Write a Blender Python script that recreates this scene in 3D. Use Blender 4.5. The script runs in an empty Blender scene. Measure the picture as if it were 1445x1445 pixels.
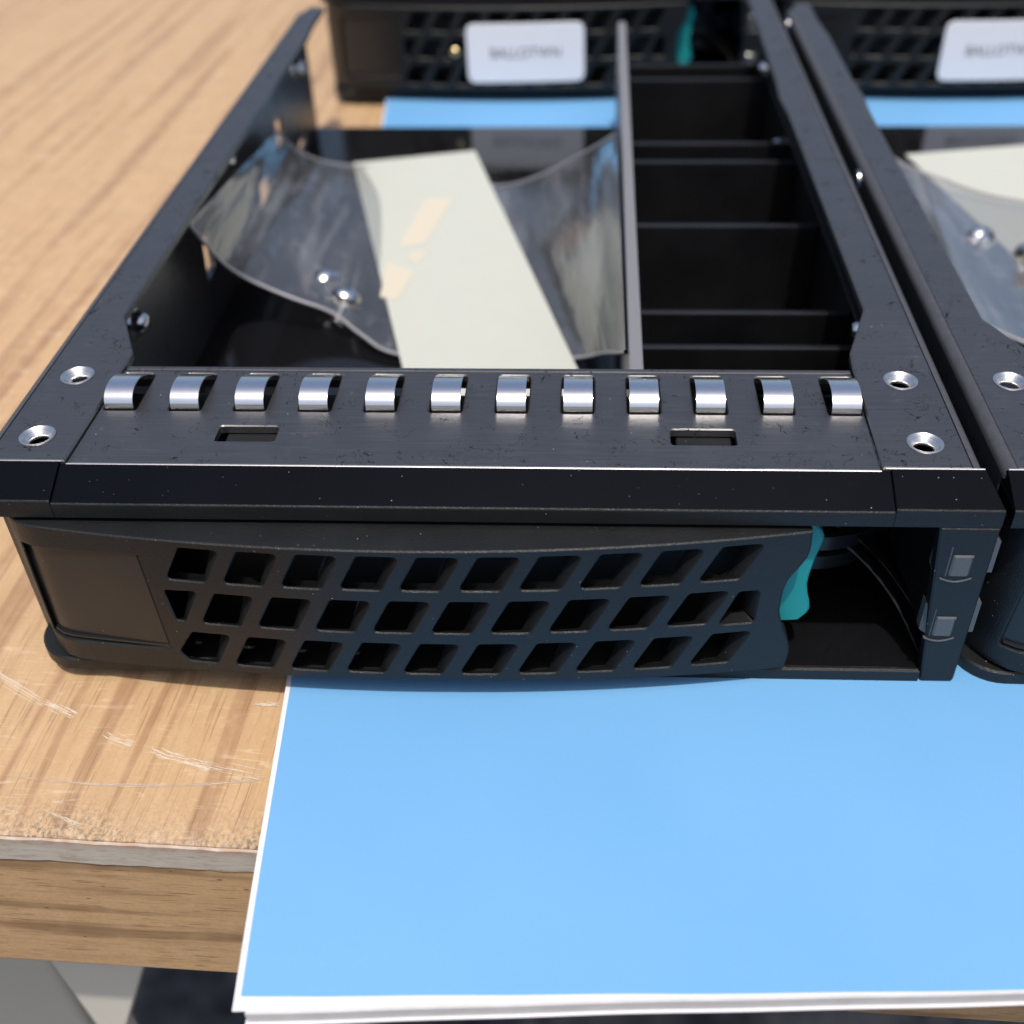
import bpy, bmesh, math, random
import numpy as np
from mathutils import Vector, Matrix
from mathutils.geometry import delaunay_2d_cdt, intersect_point_tri_2d

random.seed(4)
MM = 0.001
scn = bpy.context.scene
col = scn.collection

# ------------------------------------------------------------------ helpers
def tag(o, label=None, cat=None, group=None, kind=None):
    if label: o['label'] = label
    if cat: o['category'] = cat
    if group: o['group'] = group
    if kind: o['kind'] = kind
    return o

def empty(name, loc):
    o = bpy.data.objects.new(name, None)
    o.empty_display_size = 0.01
    col.objects.link(o)
    o.location = [c * MM for c in loc]
    return o

class MB:
    """collects geometry in millimetres"""
    def __init__(s):
        s.v = []; s.f = []; s.m = []
        s.mi = 0
    def add(s, vs, fs):
        n = len(s.v)
        s.v += [tuple(p) for p in vs]
        for f in fs:
            s.f.append([i + n for i in f]); s.m.append(s.mi)
    def box(s, x0, x1, y0, y1, z0, z1):
        vs = [(x, y, z) for x in (x0, x1) for y in (y0, y1) for z in (z0, z1)]
        s.add(vs, [(0, 1, 3, 2), (4, 6, 7, 5), (0, 4, 5, 1), (2, 3, 7, 6), (0, 2, 6, 4), (1, 5, 7, 3)])
    def prism(s, poly, a, b, mp):
        n = len(poly)
        vs = [mp(p[0], p[1], a) for p in poly] + [mp(p[0], p[1], b) for p in poly]
        fs = [tuple(range(n)), tuple(range(n, 2 * n))]
        fs += [(i, (i + 1) % n, n + (i + 1) % n, n + i) for i in range(n)]
        s.add(vs, fs)
    def plate(s, outer, holes, depth, mp, bev=0.12, grid=None, skew=None, back=True):
        """2-D polygon with holes given thickness along w; front loops bevelled"""
        loops = [(ccw(outer), 1)] + [(ccw(h), -1) for h in holes]
        front = [offset(l, bev * sgn) for l, sgn in loops]
        orig = [l for l, _ in loops]
        for cap, w in ((front, 0.0), (orig, depth)) if back else ((front, 0.0),):
            pts, edges = [], []
            for l in cap:
                k = len(pts); n = len(l)
                pts += l; edges += [(k + i, k + (i + 1) % n) for i in range(n)]
            if grid:
                for g in grid:
                    if inside(g, cap[0]) and not any(inside(g, h) for h in cap[1:]):
                        pts.append(g)
            r = delaunay_2d_cdt([Vector(p) for p in pts], edges, [], 0, 1e-5)
            V, F = r[0], r[2]
            keep = []
            for f in F:
                c = sum((V[i] for i in f), Vector((0, 0))) / len(f)
                if inside(c, cap[0]) and not any(inside(c, h) for h in cap[1:]):
                    keep.append(tuple(f))
            s.add([mp(p[0], p[1], w) for p in V], keep)
        for a, b in zip(front, orig):
            n = len(a)
            k = len(s.v)
            s.v += [tuple(mp(p[0], p[1], 0)) for p in a]
            s.v += [tuple(mp(p[0], p[1], bev)) for p in b]
            s.v += [tuple(mp(p[0], p[1], depth)) for p in b]
            for i in range(n):
                j = (i + 1) % n
                s.f.append([k + i, k + j, k + n + j, k + n + i]); s.m.append(s.mi)
                s.f.append([k + n + i, k + n + j, k + 2 * n + j, k + 2 * n + i]); s.m.append(s.mi)
    def lathe(s, prof, c, ax='z', n=28):
        """prof: (r, h) list, closed or open ring surface about an axis through c"""
        k = len(s.v)
        for r, h in prof:
            for i in range(n):
                t = 2 * math.pi * i / n
                a, b = r * math.cos(t), r * math.sin(t)
                p = {'z': (a, b, h), 'x': (h, a, b), 'y': (a, h, b)}[ax]
                s.v.append((c[0] + p[0], c[1] + p[1], c[2] + p[2]))
        for q in range(len(prof) - 1):
            for i in range(n):
                j = (i + 1) % n
                s.f.append([k + q * n + i, k + q * n + j, k + (q + 1) * n + j, k + (q + 1) * n + i]); s.m.append(s.mi)
        if prof[0][0] > 0 and prof[0][0] < 1e-3: pass
    def strip(s, poly2, th, x0, x1):
        """sheet-metal strip: a (y,z) centre line given thickness and an x width"""
        n = len(poly2); top = []; bot = []
        for i, p in enumerate(poly2):
            a = poly2[max(i - 1, 0)]; b = poly2[min(i + 1, n - 1)]
            d = Vector((b[0] - a[0], b[1] - a[1])).normalized(); nn = Vector((-d.y, d.x)) * th / 2
            top.append((p[0] + nn.x, p[1] + nn.y)); bot.append((p[0] - nn.x, p[1] - nn.y))
        loop = top + bot[::-1]
        m = len(loop); k = len(s.v)
        for x in (x0, x1):
            s.v += [(x, y, z) for y, z in loop]
        for i in range(m):
            j = (i + 1) % m
            s.f.append([k + i, k + j, k + m + j, k + m + i]); s.m.append(s.mi)
        for q in (0, m):
            for i in range(n - 1):
                s.f.append([k + q + i, k + q + i + 1, k + q + m - 2 - i, k + q + m - 1 - i]); s.m.append(s.mi)
    def build(s, name, mats, parent=None, origin=(0, 0, 0), smooth=28, bevel=0, label=None, doubles=True):
        me = bpy.data.meshes.new(name)
        vs = [((x - origin[0]) * MM, (y - origin[1]) * MM, (z - origin[2]) * MM) for x, y, z in s.v]
        me.from_pydata(vs, [], s.f)
        if not isinstance(mats, (list, tuple)): mats = [mats]
        for m in mats: me.materials.append(m)
        me.polygons.foreach_set('material_index', s.m)
        bm = bmesh.new(); bm.from_mesh(me)
        if doubles: bmesh.ops.remove_doubles(bm, verts=bm.verts, dist=2e-6)
        bmesh.ops.recalc_face_normals(bm, faces=bm.faces)
        bm.to_mesh(me); bm.free()
        if smooth:
            me.shade_smooth(); me.set_sharp_from_angle(angle=math.radians(smooth))
        o = bpy.data.objects.new(name, me)
        col.objects.link(o)
        if parent: o.parent = parent
        else: o.location = [c * MM for c in origin]
        if bevel:
            b = o.modifiers.new('bevel', 'BEVEL'); b.width = bevel * MM; b.segments = 2
            b.limit_method = 'ANGLE'; b.angle_limit = math.radians(35)
            b.use_clamp_overlap = True
        if label: o['label'] = label
        return o

def ccw(p):
    p = [(float(a[0]), float(a[1])) for a in p]
    A = sum(p[i][0] * p[(i + 1) % len(p)][1] - p[(i + 1) % len(p)][0] * p[i][1] for i in range(len(p)))
    return p if A > 0 else p[::-1]
def offset(p, d):
    """inward offset (d>0) of a ccw loop"""
    n = len(p); out = []
    for i in range(n):
        a, b, c = Vector(p[i - 1]), Vector(p[i]), Vector(p[(i + 1) % n])
        e1 = (b - a).normalized(); e2 = (c - b).normalized()
        n1 = Vector((-e1.y, e1.x)); n2 = Vector((-e2.y, e2.x))
        k = n1 + n2; L = max(k.length_squared, 0.6)
        out.append(tuple(b + k * (2 * d / L)))
    return out
def inside(q, poly):
    x, y = q[0], q[1]; r = False; n = len(poly); j = n - 1
    for i in range(n):
        xi, yi = poly[i]; xj, yj = poly[j]
        if (yi > y) != (yj > y) and x < (xj - xi) * (y - yi) / (yj - yi) + xi: r = not r
        j = i
    return r
def rounded(poly, r, seg=4):
    """round the corners of a polygon; r a number or list"""
    n = len(poly); out = []
    for i in range(n):
        rr = r[i] if isinstance(r, (list, tuple)) else r
        a, b, c = Vector(poly[i - 1]), Vector(poly[i]), Vector(poly[(i + 1) % n])
        if rr <= 0: out.append(tuple(b)); continue
        u = (a - b); w = (c - b); lu, lw = u.length, w.length; u.normalize(); w.normalize()
        ang = math.acos(max(-1, min(1, u.dot(w))))
        t = min(rr / math.tan(ang / 2), lu * .45, lw * .45)
        p0, p2 = b + u * t, b + w * t
        for k in range(seg + 1):
            q = k / seg
            out.append(tuple((1 - q) ** 2 * p0 + 2 * q * (1 - q) * b + q * q * p2))
    return out
def circle(c, r, n=24):
    return [(c[0] + r * math.cos(2 * math.pi * i / n), c[1] + r * math.sin(2 * math.pi * i / n)) for i in range(n)]
def dense(poly, step):
    out = []; n = len(poly)
    for i in range(n):
        a, b = Vector(poly[i]), Vector(poly[(i + 1) % n]); k = max(1, int((b - a).length / step))
        for j in range(k): out.append(tuple(a + (b - a) * (j / k)))
    return out
def catmull(P, n):
    P = [np.array(p, float) for p in P]; out = []
    Q = [2 * P[0] - P[1]] + P + [2 * P[-1] - P[-2]]
    for i in range(1, len(Q) - 2):
        for k in range(n):
            t = k / n; a, b, c, d = Q[i - 1:i + 3]
            out.append(.5 * ((2 * b) + (c - a) * t + (2 * a - 5 * b + 4 * c - d) * t * t + (3 * b - a - 3 * c + d) * t ** 3))
    out.append(P[-1]); return out

# ------------------------------------------------------------------ materials
def mat(name):
    m = bpy.data.materials.new(name); m.use_nodes = True
    nt = m.node_tree; b = nt.nodes['Principled BSDF']
    tc = nt.nodes.new('ShaderNodeTexCoord')
    mm = nt.nodes.new('ShaderNodeVectorMath'); mm.operation = 'SCALE'; mm.inputs['Scale'].default_value = 1000
    nt.links.new(tc.outputs['Object'], mm.inputs[0])
    return m, nt, b, mm.outputs[0]
def N(nt, t, **kw):
    n = nt.nodes.new(t)
    for k, v in kw.items():
        if k in n.inputs: n.inputs[k].default_value = v
        else: setattr(n, k, v)
    return n
def vscale(nt, vec, s, loc=(0, 0, 0), rot=(0, 0, 0)):
    m = N(nt, 'ShaderNodeMapping'); m.inputs['Scale'].default_value = s; m.inputs['Location'].default_value = loc
    m.inputs['Rotation'].default_value = rot
    nt.links.new(vec, m.inputs['Vector']); return m.outputs[0]
def noise(nt, vec, scale, detail=3, rough=.55, dist=0):
    n = N(nt, 'ShaderNodeTexNoise'); n.inputs['Scale'].default_value = scale; n.inputs['Detail'].default_value = detail
    n.inputs['Roughness'].default_value = rough; n.inputs['Distortion'].default_value = dist
    nt.links.new(vec, n.inputs['Vector']); return n.outputs['Fac']
def rmp(nt, fac, stops, interp='LINEAR'):
    r = N(nt, 'ShaderNodeValToRGB'); e = r.color_ramp.elements; r.color_ramp.interpolation = interp
    while len(e) < len(stops): e.new(.5)
    for q, (p, c) in zip(e, stops):
        q.position = p; q.color = (c, c, c, 1) if not isinstance(c, tuple) else (*c, 1)
    nt.links.new(fac, r.inputs['Fac']); return r.outputs['Color']
def mixc(nt, fac, a, b, mode='MIX'):
    m = N(nt, 'ShaderNodeMix', data_type='RGBA', blend_type=mode)
    for s, v in (('Factor', fac), ('A', a), ('B', b)):
        idx = {'Factor': 0, 'A': 6, 'B': 7}[s]
        if hasattr(v, 'is_output'): nt.links.new(v, m.inputs[idx])
        else: m.inputs[idx].default_value = v if idx == 0 else (*v, 1)
    return m.outputs[2]
def mth(nt, op, a, b=None, clamp=False):
    m = N(nt, 'ShaderNodeMath', operation=op); m.use_clamp = clamp
    for i, v in enumerate((a, b)):
        if v is None: continue
        if hasattr(v, 'is_output'): nt.links.new(v, m.inputs[i])
        else: m.inputs[i].default_value = v
    return m.outputs[0]
def bump(nt, b, h, dist, strength=1.0, normal=None):
    n = N(nt, 'ShaderNodeBump'); n.inputs['Distance'].default_value = dist * MM; n.inputs['Strength'].default_value = strength
    nt.links.new(h, n.inputs['Height'])
    if normal is not None: nt.links.new(normal, n.inputs['Normal'])
    nt.links.new(n.outputs[0], b.inputs['Normal']); return n.outputs[0]
def specks(nt, vec, scale, rad, keep):
    """0/1 dust mask"""
    v = N(nt, 'ShaderNodeTexVoronoi'); v.inputs['Scale'].default_value = scale
    nt.links.new(vec, v.inputs['Vector'])
    a = mth(nt, 'LESS_THAN', v.outputs['Distance'], rad * scale)
    sep = N(nt, 'ShaderNodeSeparateColor'); nt.links.new(v.outputs['Color'], sep.inputs[0])
    k = mth(nt, 'GREATER_THAN', sep.outputs[0], 1 - keep)
    return mth(nt, 'MULTIPLY', a, k)

def black_plastic(name, base, rough, bmp, bscale, dust=.12, spec=.5):
    m, nt, b, v = mat(name)
    n1 = noise(nt, v, bscale, 2, .6)
    big = noise(nt, v, .12, 3)
    c = mixc(nt, big, tuple(x * .8 for x in base), tuple(x * 1.25 for x in base))
    d = specks(nt, v, 1.1, .055, dust)
    patch = rmp(nt, noise(nt, v, .07, 2), [(.42, .15), (.62, 1.0)])
    d = mth(nt, 'MULTIPLY', d, patch)
    c = mixc(nt, d, c, (.42, .41, .40))
    nt.links.new(c, b.inputs['Base Color'])
    r = rmp(nt, big, [(.3, rough - .05), (.7, rough + .06)])
    nt.links.new(r, b.inputs['Roughness'])
    b.inputs['Specular IOR Level'].default_value = spec
    if bmp: bump(nt, b, n1, bmp)
    return m

def metal_black():
    m, nt, b, v = mat('black_anodised_top')
    br = noise(nt, vscale(nt, v, (.12, 5, 5)), 1.0, 4, .6)
    big = noise(nt, v, .09, 3)
    base = mixc(nt, big, (.013, .013, .015), (.021, .021, .023))
    base = mixc(nt, mth(nt, 'MULTIPLY', rmp(nt, br, [(.55, 0.), (.8, 1.)]), .25), base, (.05, .05, .055))
    # dark squiggly scuffs: contour lines of a noise, only in patches
    def lines(scale, w, off, seed):
        n = noise(nt, vscale(nt, v, (1, .8, 1), loc=(seed, seed * 2, 0)), scale, 3.0, .72, .8)
        l = mth(nt, 'LESS_THAN', mth(nt, 'ABSOLUTE', mth(nt, 'SUBTRACT', n, off)), w)
        g = rmp(nt, noise(nt, vscale(nt, v, (1, 1, 1), loc=(seed * 3, 5, 0)), .22, 2), [(.53, 0.), (.60, 1.)])
        g2 = rmp(nt, noise(nt, v, .9, 1), [(.36, 0.), (.5, 1.)])
        return mth(nt, 'MULTIPLY', mth(nt, 'MULTIPLY', l, g), g2)
    sc = mth(nt, 'MAXIMUM', lines(.24, .006, .5, 3.0), lines(.33, .007, .46, 17.0))
    base = mixc(nt, sc, base, (.003, .003, .004))
    lt = lines(.7, .006, .52, 41.0)
    base = mixc(nt, mth(nt, 'MULTIPLY', lt, .5), base, (.10, .10, .11))
    d = specks(nt, v, .8, .06, .14)
    base = mixc(nt, d, base, (.45, .45, .45))
    nt.links.new(base, b.inputs['Base Color'])
    r = mth(nt, 'ADD', mth(nt, 'MULTIPLY', br, .16), .30)
    r = mth(nt, 'ADD', r, mth(nt, 'MULTIPLY', sc, .4))
    nt.links.new(r, b.inputs['Roughness'])
    b.inputs['IOR'].default_value = 2.0
    sp = mth(nt, 'MULTIPLY', mth(nt, 'SUBTRACT', 1.0, mth(nt, 'MULTIPLY', sc, .85)), mth(nt, 'ADD', mth(nt, 'MULTIPLY', br, .55), .34))
    nt.links.new(sp, b.inputs['Specular IOR Level'])
    bump(nt, b, br, .008)
    return m

def simple(name, base, rough, metal=0, spec=.5, bmp=0, bs=2.0, var=.1):
    m, nt, b, v = mat(name)
    n = noise(nt, v, bs, 3)
    c = mixc(nt, n, tuple(x * (1 - var) for x in base), tuple(min(1, x * (1 + var)) for x in base))
    nt.links.new(c, b.inputs['Base Color'])
    b.inputs['Roughness'].default_value = rough; b.inputs['Metallic'].default_value = metal
    b.inputs['Specular IOR Level'].default_value = spec
    if bmp: bump(nt, b, n, bmp)
    return m

def wood(name, edge=False):
    m, nt, b, v = mat(name)
    S = (1, .022, 1) if not edge else (.05, 1, 1.0)
    warp = noise(nt, vscale(nt, v, (.03, .012, .03)), 1, 2)
    wv = N(nt, 'ShaderNodeVectorMath', operation='ADD')
    sc = N(nt, 'ShaderNodeVectorMath', operation='SCALE'); sc.inputs['Scale'].default_value = 5.0 if not edge else 1.5
    cm = N(nt, 'ShaderNodeCombineXYZ')
    off = mth(nt, 'SUBTRACT', warp, .5)
    nt.links.new(off, cm.inputs['X' if not edge else 'Z'])
    nt.links.new(cm.outputs[0], sc.inputs[0]); nt.links.new(v, wv.inputs[0]); nt.links.new(sc.outputs[0], wv.inputs[1])
    vv = wv.outputs[0]
    sx = 1.0 if not edge else 1.5
    bands = noise(nt, vscale(nt, vv, tuple(a * (.27 if not edge else .20) * sx for a in S)), 1, 2.5, .5)
    fine = noise(nt, vscale(nt, vv, tuple(a * (1.15 if not edge else .75) * sx for a in S)), 1, 3, .65)
    pores = noise(nt, vscale(nt, vv, tuple(a * (3.6 if not edge else 2.6) * sx for a in S)), 1, 2, .6)
    light, midc, dark = (.485, .325, .18), (.42, .265, .142), (.31, .182, .10)
    if edge: light, midc, dark = (.52, .335, .175), (.43, .265, .135), (.25, .145, .072)
    c = rmp(nt, bands, [(.34, light), (.53, light), (.555, midc), (.60, dark)])
    c2 = rmp(nt, fine, [(.40, light), (.56, midc), (.70, dark)])
    c = mixc(nt, .32, c, c2)
    streak = mth(nt, 'MULTIPLY', rmp(nt, bands, [(.52, 0.), (.60, 1.)]), rmp(nt, fine, [(.42, 0.), (.58, 1.)]))
    c = mixc(nt, mth(nt, 'MULTIPLY', streak, .5), c, dark)
    c = mixc(nt, mth(nt, 'MULTIPLY', rmp(nt, pores, [(.58, 0.), (.68, 1.)]), .55 if not edge else .9), c, (.16, .085, .04))
    tint = noise(nt, v, .25, 4)
    c = mixc(nt, mth(nt, 'MULTIPLY', rmp(nt, tint, [(.45, 0.), (.8, 1.)]), .35), c, (.62, .43, .26))
    mot = noise(nt, v, 2.2, 3, .7)
    c = mixc(nt, mth(nt, 'MULTIPLY', rmp(nt, mot, [(.42, 0.), (.6, 1.)]), .16), c, dark)
    sepv = N(nt, 'ShaderNodeSeparateXYZ'); nt.links.new(v, sepv.inputs[0])
    if not edge:
        # dirt rubbed into the worn front arris (object y = distance from the arris)
        yy = mth(nt, 'SUBTRACT', 9.0, sepv.outputs['Y'])
        near = mth(nt, 'MULTIPLY', mth(nt, 'DIVIDE', yy, 9.0), 1.0, True)
        near = mth(nt, 'POWER', mth(nt, 'MAXIMUM', near, 0.0), 2.2)
        dn = noise(nt, vscale(nt, v, (1.3, .8, 1), rot=(0, 0, .6)), 1.7, 4, .75)
        dirt = mth(nt, 'MULTIPLY', near, rmp(nt, dn, [(.47, 0.), (.56, 1.)]))
        patchy = rmp(nt, noise(nt, v, .11, 2), [(.35, .2), (.6, 1.)])
        dirt = mth(nt, 'MULTIPLY', dirt, patchy)
        wn = noise(nt, vscale(nt, v, (1, 1, 1), rot=(0, 0, -.7)), 1.1, 4, .7)
        worn = mth(nt, 'MULTIPLY', mth(nt, 'POWER', near, 1.5), rmp(nt, wn, [(.42, 0.), (.6, 1.)]))
        c = mixc(nt, mth(nt, 'MULTIPLY', worn, .45), c, (.62, .53, .42))
        c = mixc(nt, mth(nt, 'MULTIPLY', dirt, .9), c, (.075, .068, .058))
        # hairline scratches, contour lines of a stretched noise
        for sd, rz in ((2.0, .35), (9.0, -.15), (21.0, -.55)):
            hn = noise(nt, vscale(nt, v, (.05, .55, 1), loc=(sd, sd, 0), rot=(0, 0, rz)), 1, 1, .4)
            hl = mth(nt, 'LESS_THAN', mth(nt, 'ABSOLUTE', mth(nt, 'SUBTRACT', hn, .5)), .012)
            hg = rmp(nt, noise(nt, vscale(nt, v, (1, 1, 1), loc=(sd, 0, 0)), .12, 3, .8), [(.52, 0.), (.62, 1.)])
            c = mixc(nt, mth(nt, 'MULTIPLY', mth(nt, 'MULTIPLY', hl, hg), .2), c, (.78, .68, .55))
    else:
        sp = specks(nt, vscale(nt, v, (.4, 1, 1.2)), .9, .14, .16)
        c = mixc(nt, mth(nt, 'MULTIPLY', sp, .85), c, (.04, .028, .02))
    nt.links.new(c, b.inputs['Base Color'])
    b.inputs['Roughness'].default_value = .42 if not edge else .5
    b.inputs['Specular IOR Level'].default_value = .55
    bump(nt, b, fine, .03, .6)
    return m

def film_mat(name, haze=.13, tint=(.93, .93, .93), gloss=1.4):
    m = bpy.data.materials.new(name); m.use_nodes = True
    nt = m.node_tree; nt.nodes.clear()
    tc = nt.nodes.new('ShaderNodeTexCoord')
    mm_ = nt.nodes.new('ShaderNodeVectorMath'); mm_.operation = 'SCALE'; mm_.inputs['Scale'].default_value = 1000
    nt.links.new(tc.outputs['Object'], mm_.inputs[0]); v = mm_.outputs[0]
    tr = N(nt, 'ShaderNodeBsdfTransparent'); tr.inputs['Color'].default_value = (*tint, 1)
    gl = N(nt, 'ShaderNodeBsdfGlossy'); gl.inputs['Roughness'].default_value = .17; gl.inputs['Color'].default_value = (1, 1, 1, 1)
    df = N(nt, 'ShaderNodeBsdfDiffuse'); df.inputs['Color'].default_value = (.55, .56, .60, 1)
    lw = N(nt, 'ShaderNodeFresnel'); lw.inputs['IOR'].default_value = 1.6
    h = rmp(nt, noise(nt, vscale(nt, v, (1, .3, 1)), .10, 3), [(.35, haze * .55), (.7, haze * 1.4)])
    st = rmp(nt, noise(nt, vscale(nt, v, (1, .10, 1), rot=(0, 0, -.25)), .26, 2, .5, .4), [(.56, 0.), (.66, .09), (.78, .03)])  # pale streaks painted as sky highlights along the folds
    cr_ = noise(nt, v, .13, 2, .5, .6)
    cl = mth(nt, 'LESS_THAN', mth(nt, 'ABSOLUTE', mth(nt, 'SUBTRACT', cr_, .5)), .006)
    h = mth(nt, 'ADD', mth(nt, 'ADD', h, st), mth(nt, 'MULTIPLY', cl, .12), True)
    bn = N(nt, 'ShaderNodeBump'); bn.inputs['Distance'].default_value = .45 * MM; bn.inputs['Strength'].default_value = .8
    nt.links.new(noise(nt, vscale(nt, v, (1, .25, 1)), .22, 2), bn.inputs['Height'])
    nt.links.new(bn.outputs[0], gl.inputs['Normal']); nt.links.new(bn.outputs[0], lw.inputs['Normal'])
    m1 = N(nt, 'ShaderNodeMixShader'); nt.links.new(h, m1.inputs[0]); nt.links.new(tr.outputs[0], m1.inputs[1]); nt.links.new(df.outputs[0], m1.inputs[2])
    m2 = N(nt, 'ShaderNodeMixShader'); f2 = mth(nt, 'MULTIPLY', lw.outputs[0], gloss, True)
    nt.links.new(f2, m2.inputs[0]); nt.links.new(m1.outputs[0], m2.inputs[1]); nt.links.new(gl.outputs[0], m2.inputs[2])
    out = N(nt, 'ShaderNodeOutputMaterial'); nt.links.new(m2.outputs[0], out.inputs['Surface'])
    return m

M_TOP = metal_black()
M_PLAS = black_plastic('black_textured_plastic', (.0070, .0078, .0088), .44, .05, 4.0, dust=.45, spec=.40)
M_SMOOTH = black_plastic('black_smooth_plastic', (.011, .011, .012), .34, .006, 3.0, dust=.2)
M_DARK = black_plastic('black_inner_plastic', (.004, .004, .005), .4, .01, 2.0, dust=.05)
M_CHAM = black_plastic('black_satin_chamfer', (.002, .0026, .0045), .08, 0, 5.0, dust=.6, spec=.10)
M_FLOOR = black_plastic('black_gloss_plate', (.006, .006, .007), .09, 0, 1.0, dust=.02)
M_DIV = simple('grey_divider_plastic', (.17, .17, .185), .4, bmp=.01)
M_STEEL = simple('bright_spring_steel', (.86, .85, .86), .2, 1, bmp=.004, bs=1.5, var=.05)
M_ZINC = simple('zinc_eyelet', (.72, .71, .70), .28, 1, bmp=.01, bs=3)
M_GLINT_DUST = simple('glint_dust_strip', (.36, .36, .385), .38, 1, bmp=.004)  # shared by the painted edge glint and the dusty seam line
M_ARRIS = simple('dark_grey_arris', (.055, .055, .062), .36, bmp=.02, bs=1.2, var=.4)  # outer rail edge, a lighter grey than the flange
M_SCREW = simple('chrome_screw', (.66, .67, .70), .2, 1)
M_BRASS = simple('brass_screw', (.80, .62, .34), .2, 1)
M_TEAL = simple('teal_latch_plastic', (.010, .25, .25), .42, bmp=.006, bs=3, var=.04)
M_STICK = simple('white_sticker', (.78, .79, .84), .5, var=.02, bs=.4)
M_INK = simple('grey_ink', (.10, .10, .12), .6)
M_PAPER = simple('pale_paper', (.445, .465, .425), .75, var=.03, bs=.15, bmp=.01)
M_GLARE = simple('cream_glare', (.53, .49, .40), .7, var=.02, bs=.2)  # cream tone painted as glare on the paper strips
M_WHITE = simple('white_board', (.62, .615, .65), .65, var=.04, bs=1.2, bmp=.02)
M_FOAM = simple('foam_board_core', (.52, .52, .53), .7, var=.16, bs=.35, bmp=.05)
def lami():
    m, nt, b, v = mat('grey_laminate_edge')
    n = noise(nt, vscale(nt, v, (.4, 1, 1.6)), .8, 4, .7)
    c = rmp(nt, n, [(.30, (.33, .25, .19)), (.45, (.45, .40, .34)), (.7, (.50, .46, .41))])
    sp = N(nt, 'ShaderNodeSeparateXYZ'); nt.links.new(v, sp.inputs[0])
    hi = mth(nt, 'MULTIPLY', mth(nt, 'ADD', sp.outputs['Z'], 1.7), .9, True)
    hi = mth(nt, 'MULTIPLY', hi, rmp(nt, noise(nt, v, .5, 3), [(.35, .2), (.6, 1.)]))
    c = mixc(nt, mth(nt, 'MULTIPLY', hi, .8), c, (.36, .23, .16))
    nt.links.new(c, b.inputs['Base Color']); b.inputs['Roughness'].default_value = .55
    bump(nt, b, n, .06); return m
M_LAMI = lami()
M_WOOD = wood('oak_laminate_top')
M_EDGE = wood('oak_edge_band', True)
M_LEG = simple('pale_painted_leg', (.60, .57, .50), .6, var=.1, bs=.03)
M_LEGD = simple('olive_grey_panel', (.52, .50, .43), .7, var=.06, bs=.02)
M_FILM = film_mat('clear_bag_film', .085, gloss=1.3)
M_FILM2 = film_mat('clear_bag_film_wrinkled', .13, (.92, .88, .78), .45)
def lightpipe():
    m, nt, b, v = mat('clear_light_pipe')
    b.inputs['Base Color'].default_value = (.10, .102, .105, 1); b.inputs['Roughness'].default_value = .14
    b.inputs['Transmission Weight'].default_value = .2; b.inputs['IOR'].default_value = 1.49
    bump(nt, b, noise(nt, v, 1.2, 2), .05)
    return m
M_PIPE = lightpipe()
def blue_card():
    m, nt, b, v = mat('blue_card_print')
    n = noise(nt, v, 3.5, 3); n2 = noise(nt, v, .03, 2)
    c = mixc(nt, n, (.136, .334, .59), (.147, .349, .61))
    c = mixc(nt, mth(nt, 'MULTIPLY', rmp(nt, n2, [(.3, 0.), (.7, 1.)]), .8), c, (.122, .315, .575))
    d = specks(nt, v, .10, .12, .3)
    c = mixc(nt, mth(nt, 'MULTIPLY', d, .45), c, (.10, .22, .34))
    nt.links.new(c, b.inputs['Base Color']); b.inputs['Roughness'].default_value = .6
    b.inputs['Specular IOR Level'].default_value = .3
    bump(nt, b, noise(nt, vscale(nt, v, (1, 2.5, 1)), 1.6, 3), .02, .7)
    return m
M_BLUE = blue_card()
def ground_mat():
    m, nt, b, v = mat('stained_concrete')
    n = noise(nt, v, .018, 5, .65); n2 = noise(nt, v, .045, 3)
    c = rmp(nt, n, [(.36, (.02, .023, .027)), (.5, (.075, .077, .08)), (.66, (.16, .155, .15))])
    c = mixc(nt, rmp(nt, n2, [(.55, 0.), (.68, .8)]), c, (.012, .014, .018))
    nt.links.new(c, b.inputs['Base Color']); b.inputs['Roughness'].default_value = .85
    bump(nt, b, n, 4)
    return m

# ------------------------------------------------------------------ the drive caddy
XY = lambda z0: (lambda u, v, w: (u, v, z0 - w))
ORG = (-12.0, 92.6, 2.0)                     # base of the caddy in its own build coordinates
T = 30.34

def lever_y(x):
    y = 88.3 + .0021 * (x + 19.5) ** 2
    if x < -60.5: y += ((-60.5 - x) / 6.2) ** 2.3 * 5.2
    return y
def lever_bottom(x):
    return float(np.interp(x, [-68, -60, -50, -40, -15, 6, 24], [4.3, 4.3, 4.7, 5.2, 5.4, 4.8, 4.3]))

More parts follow.
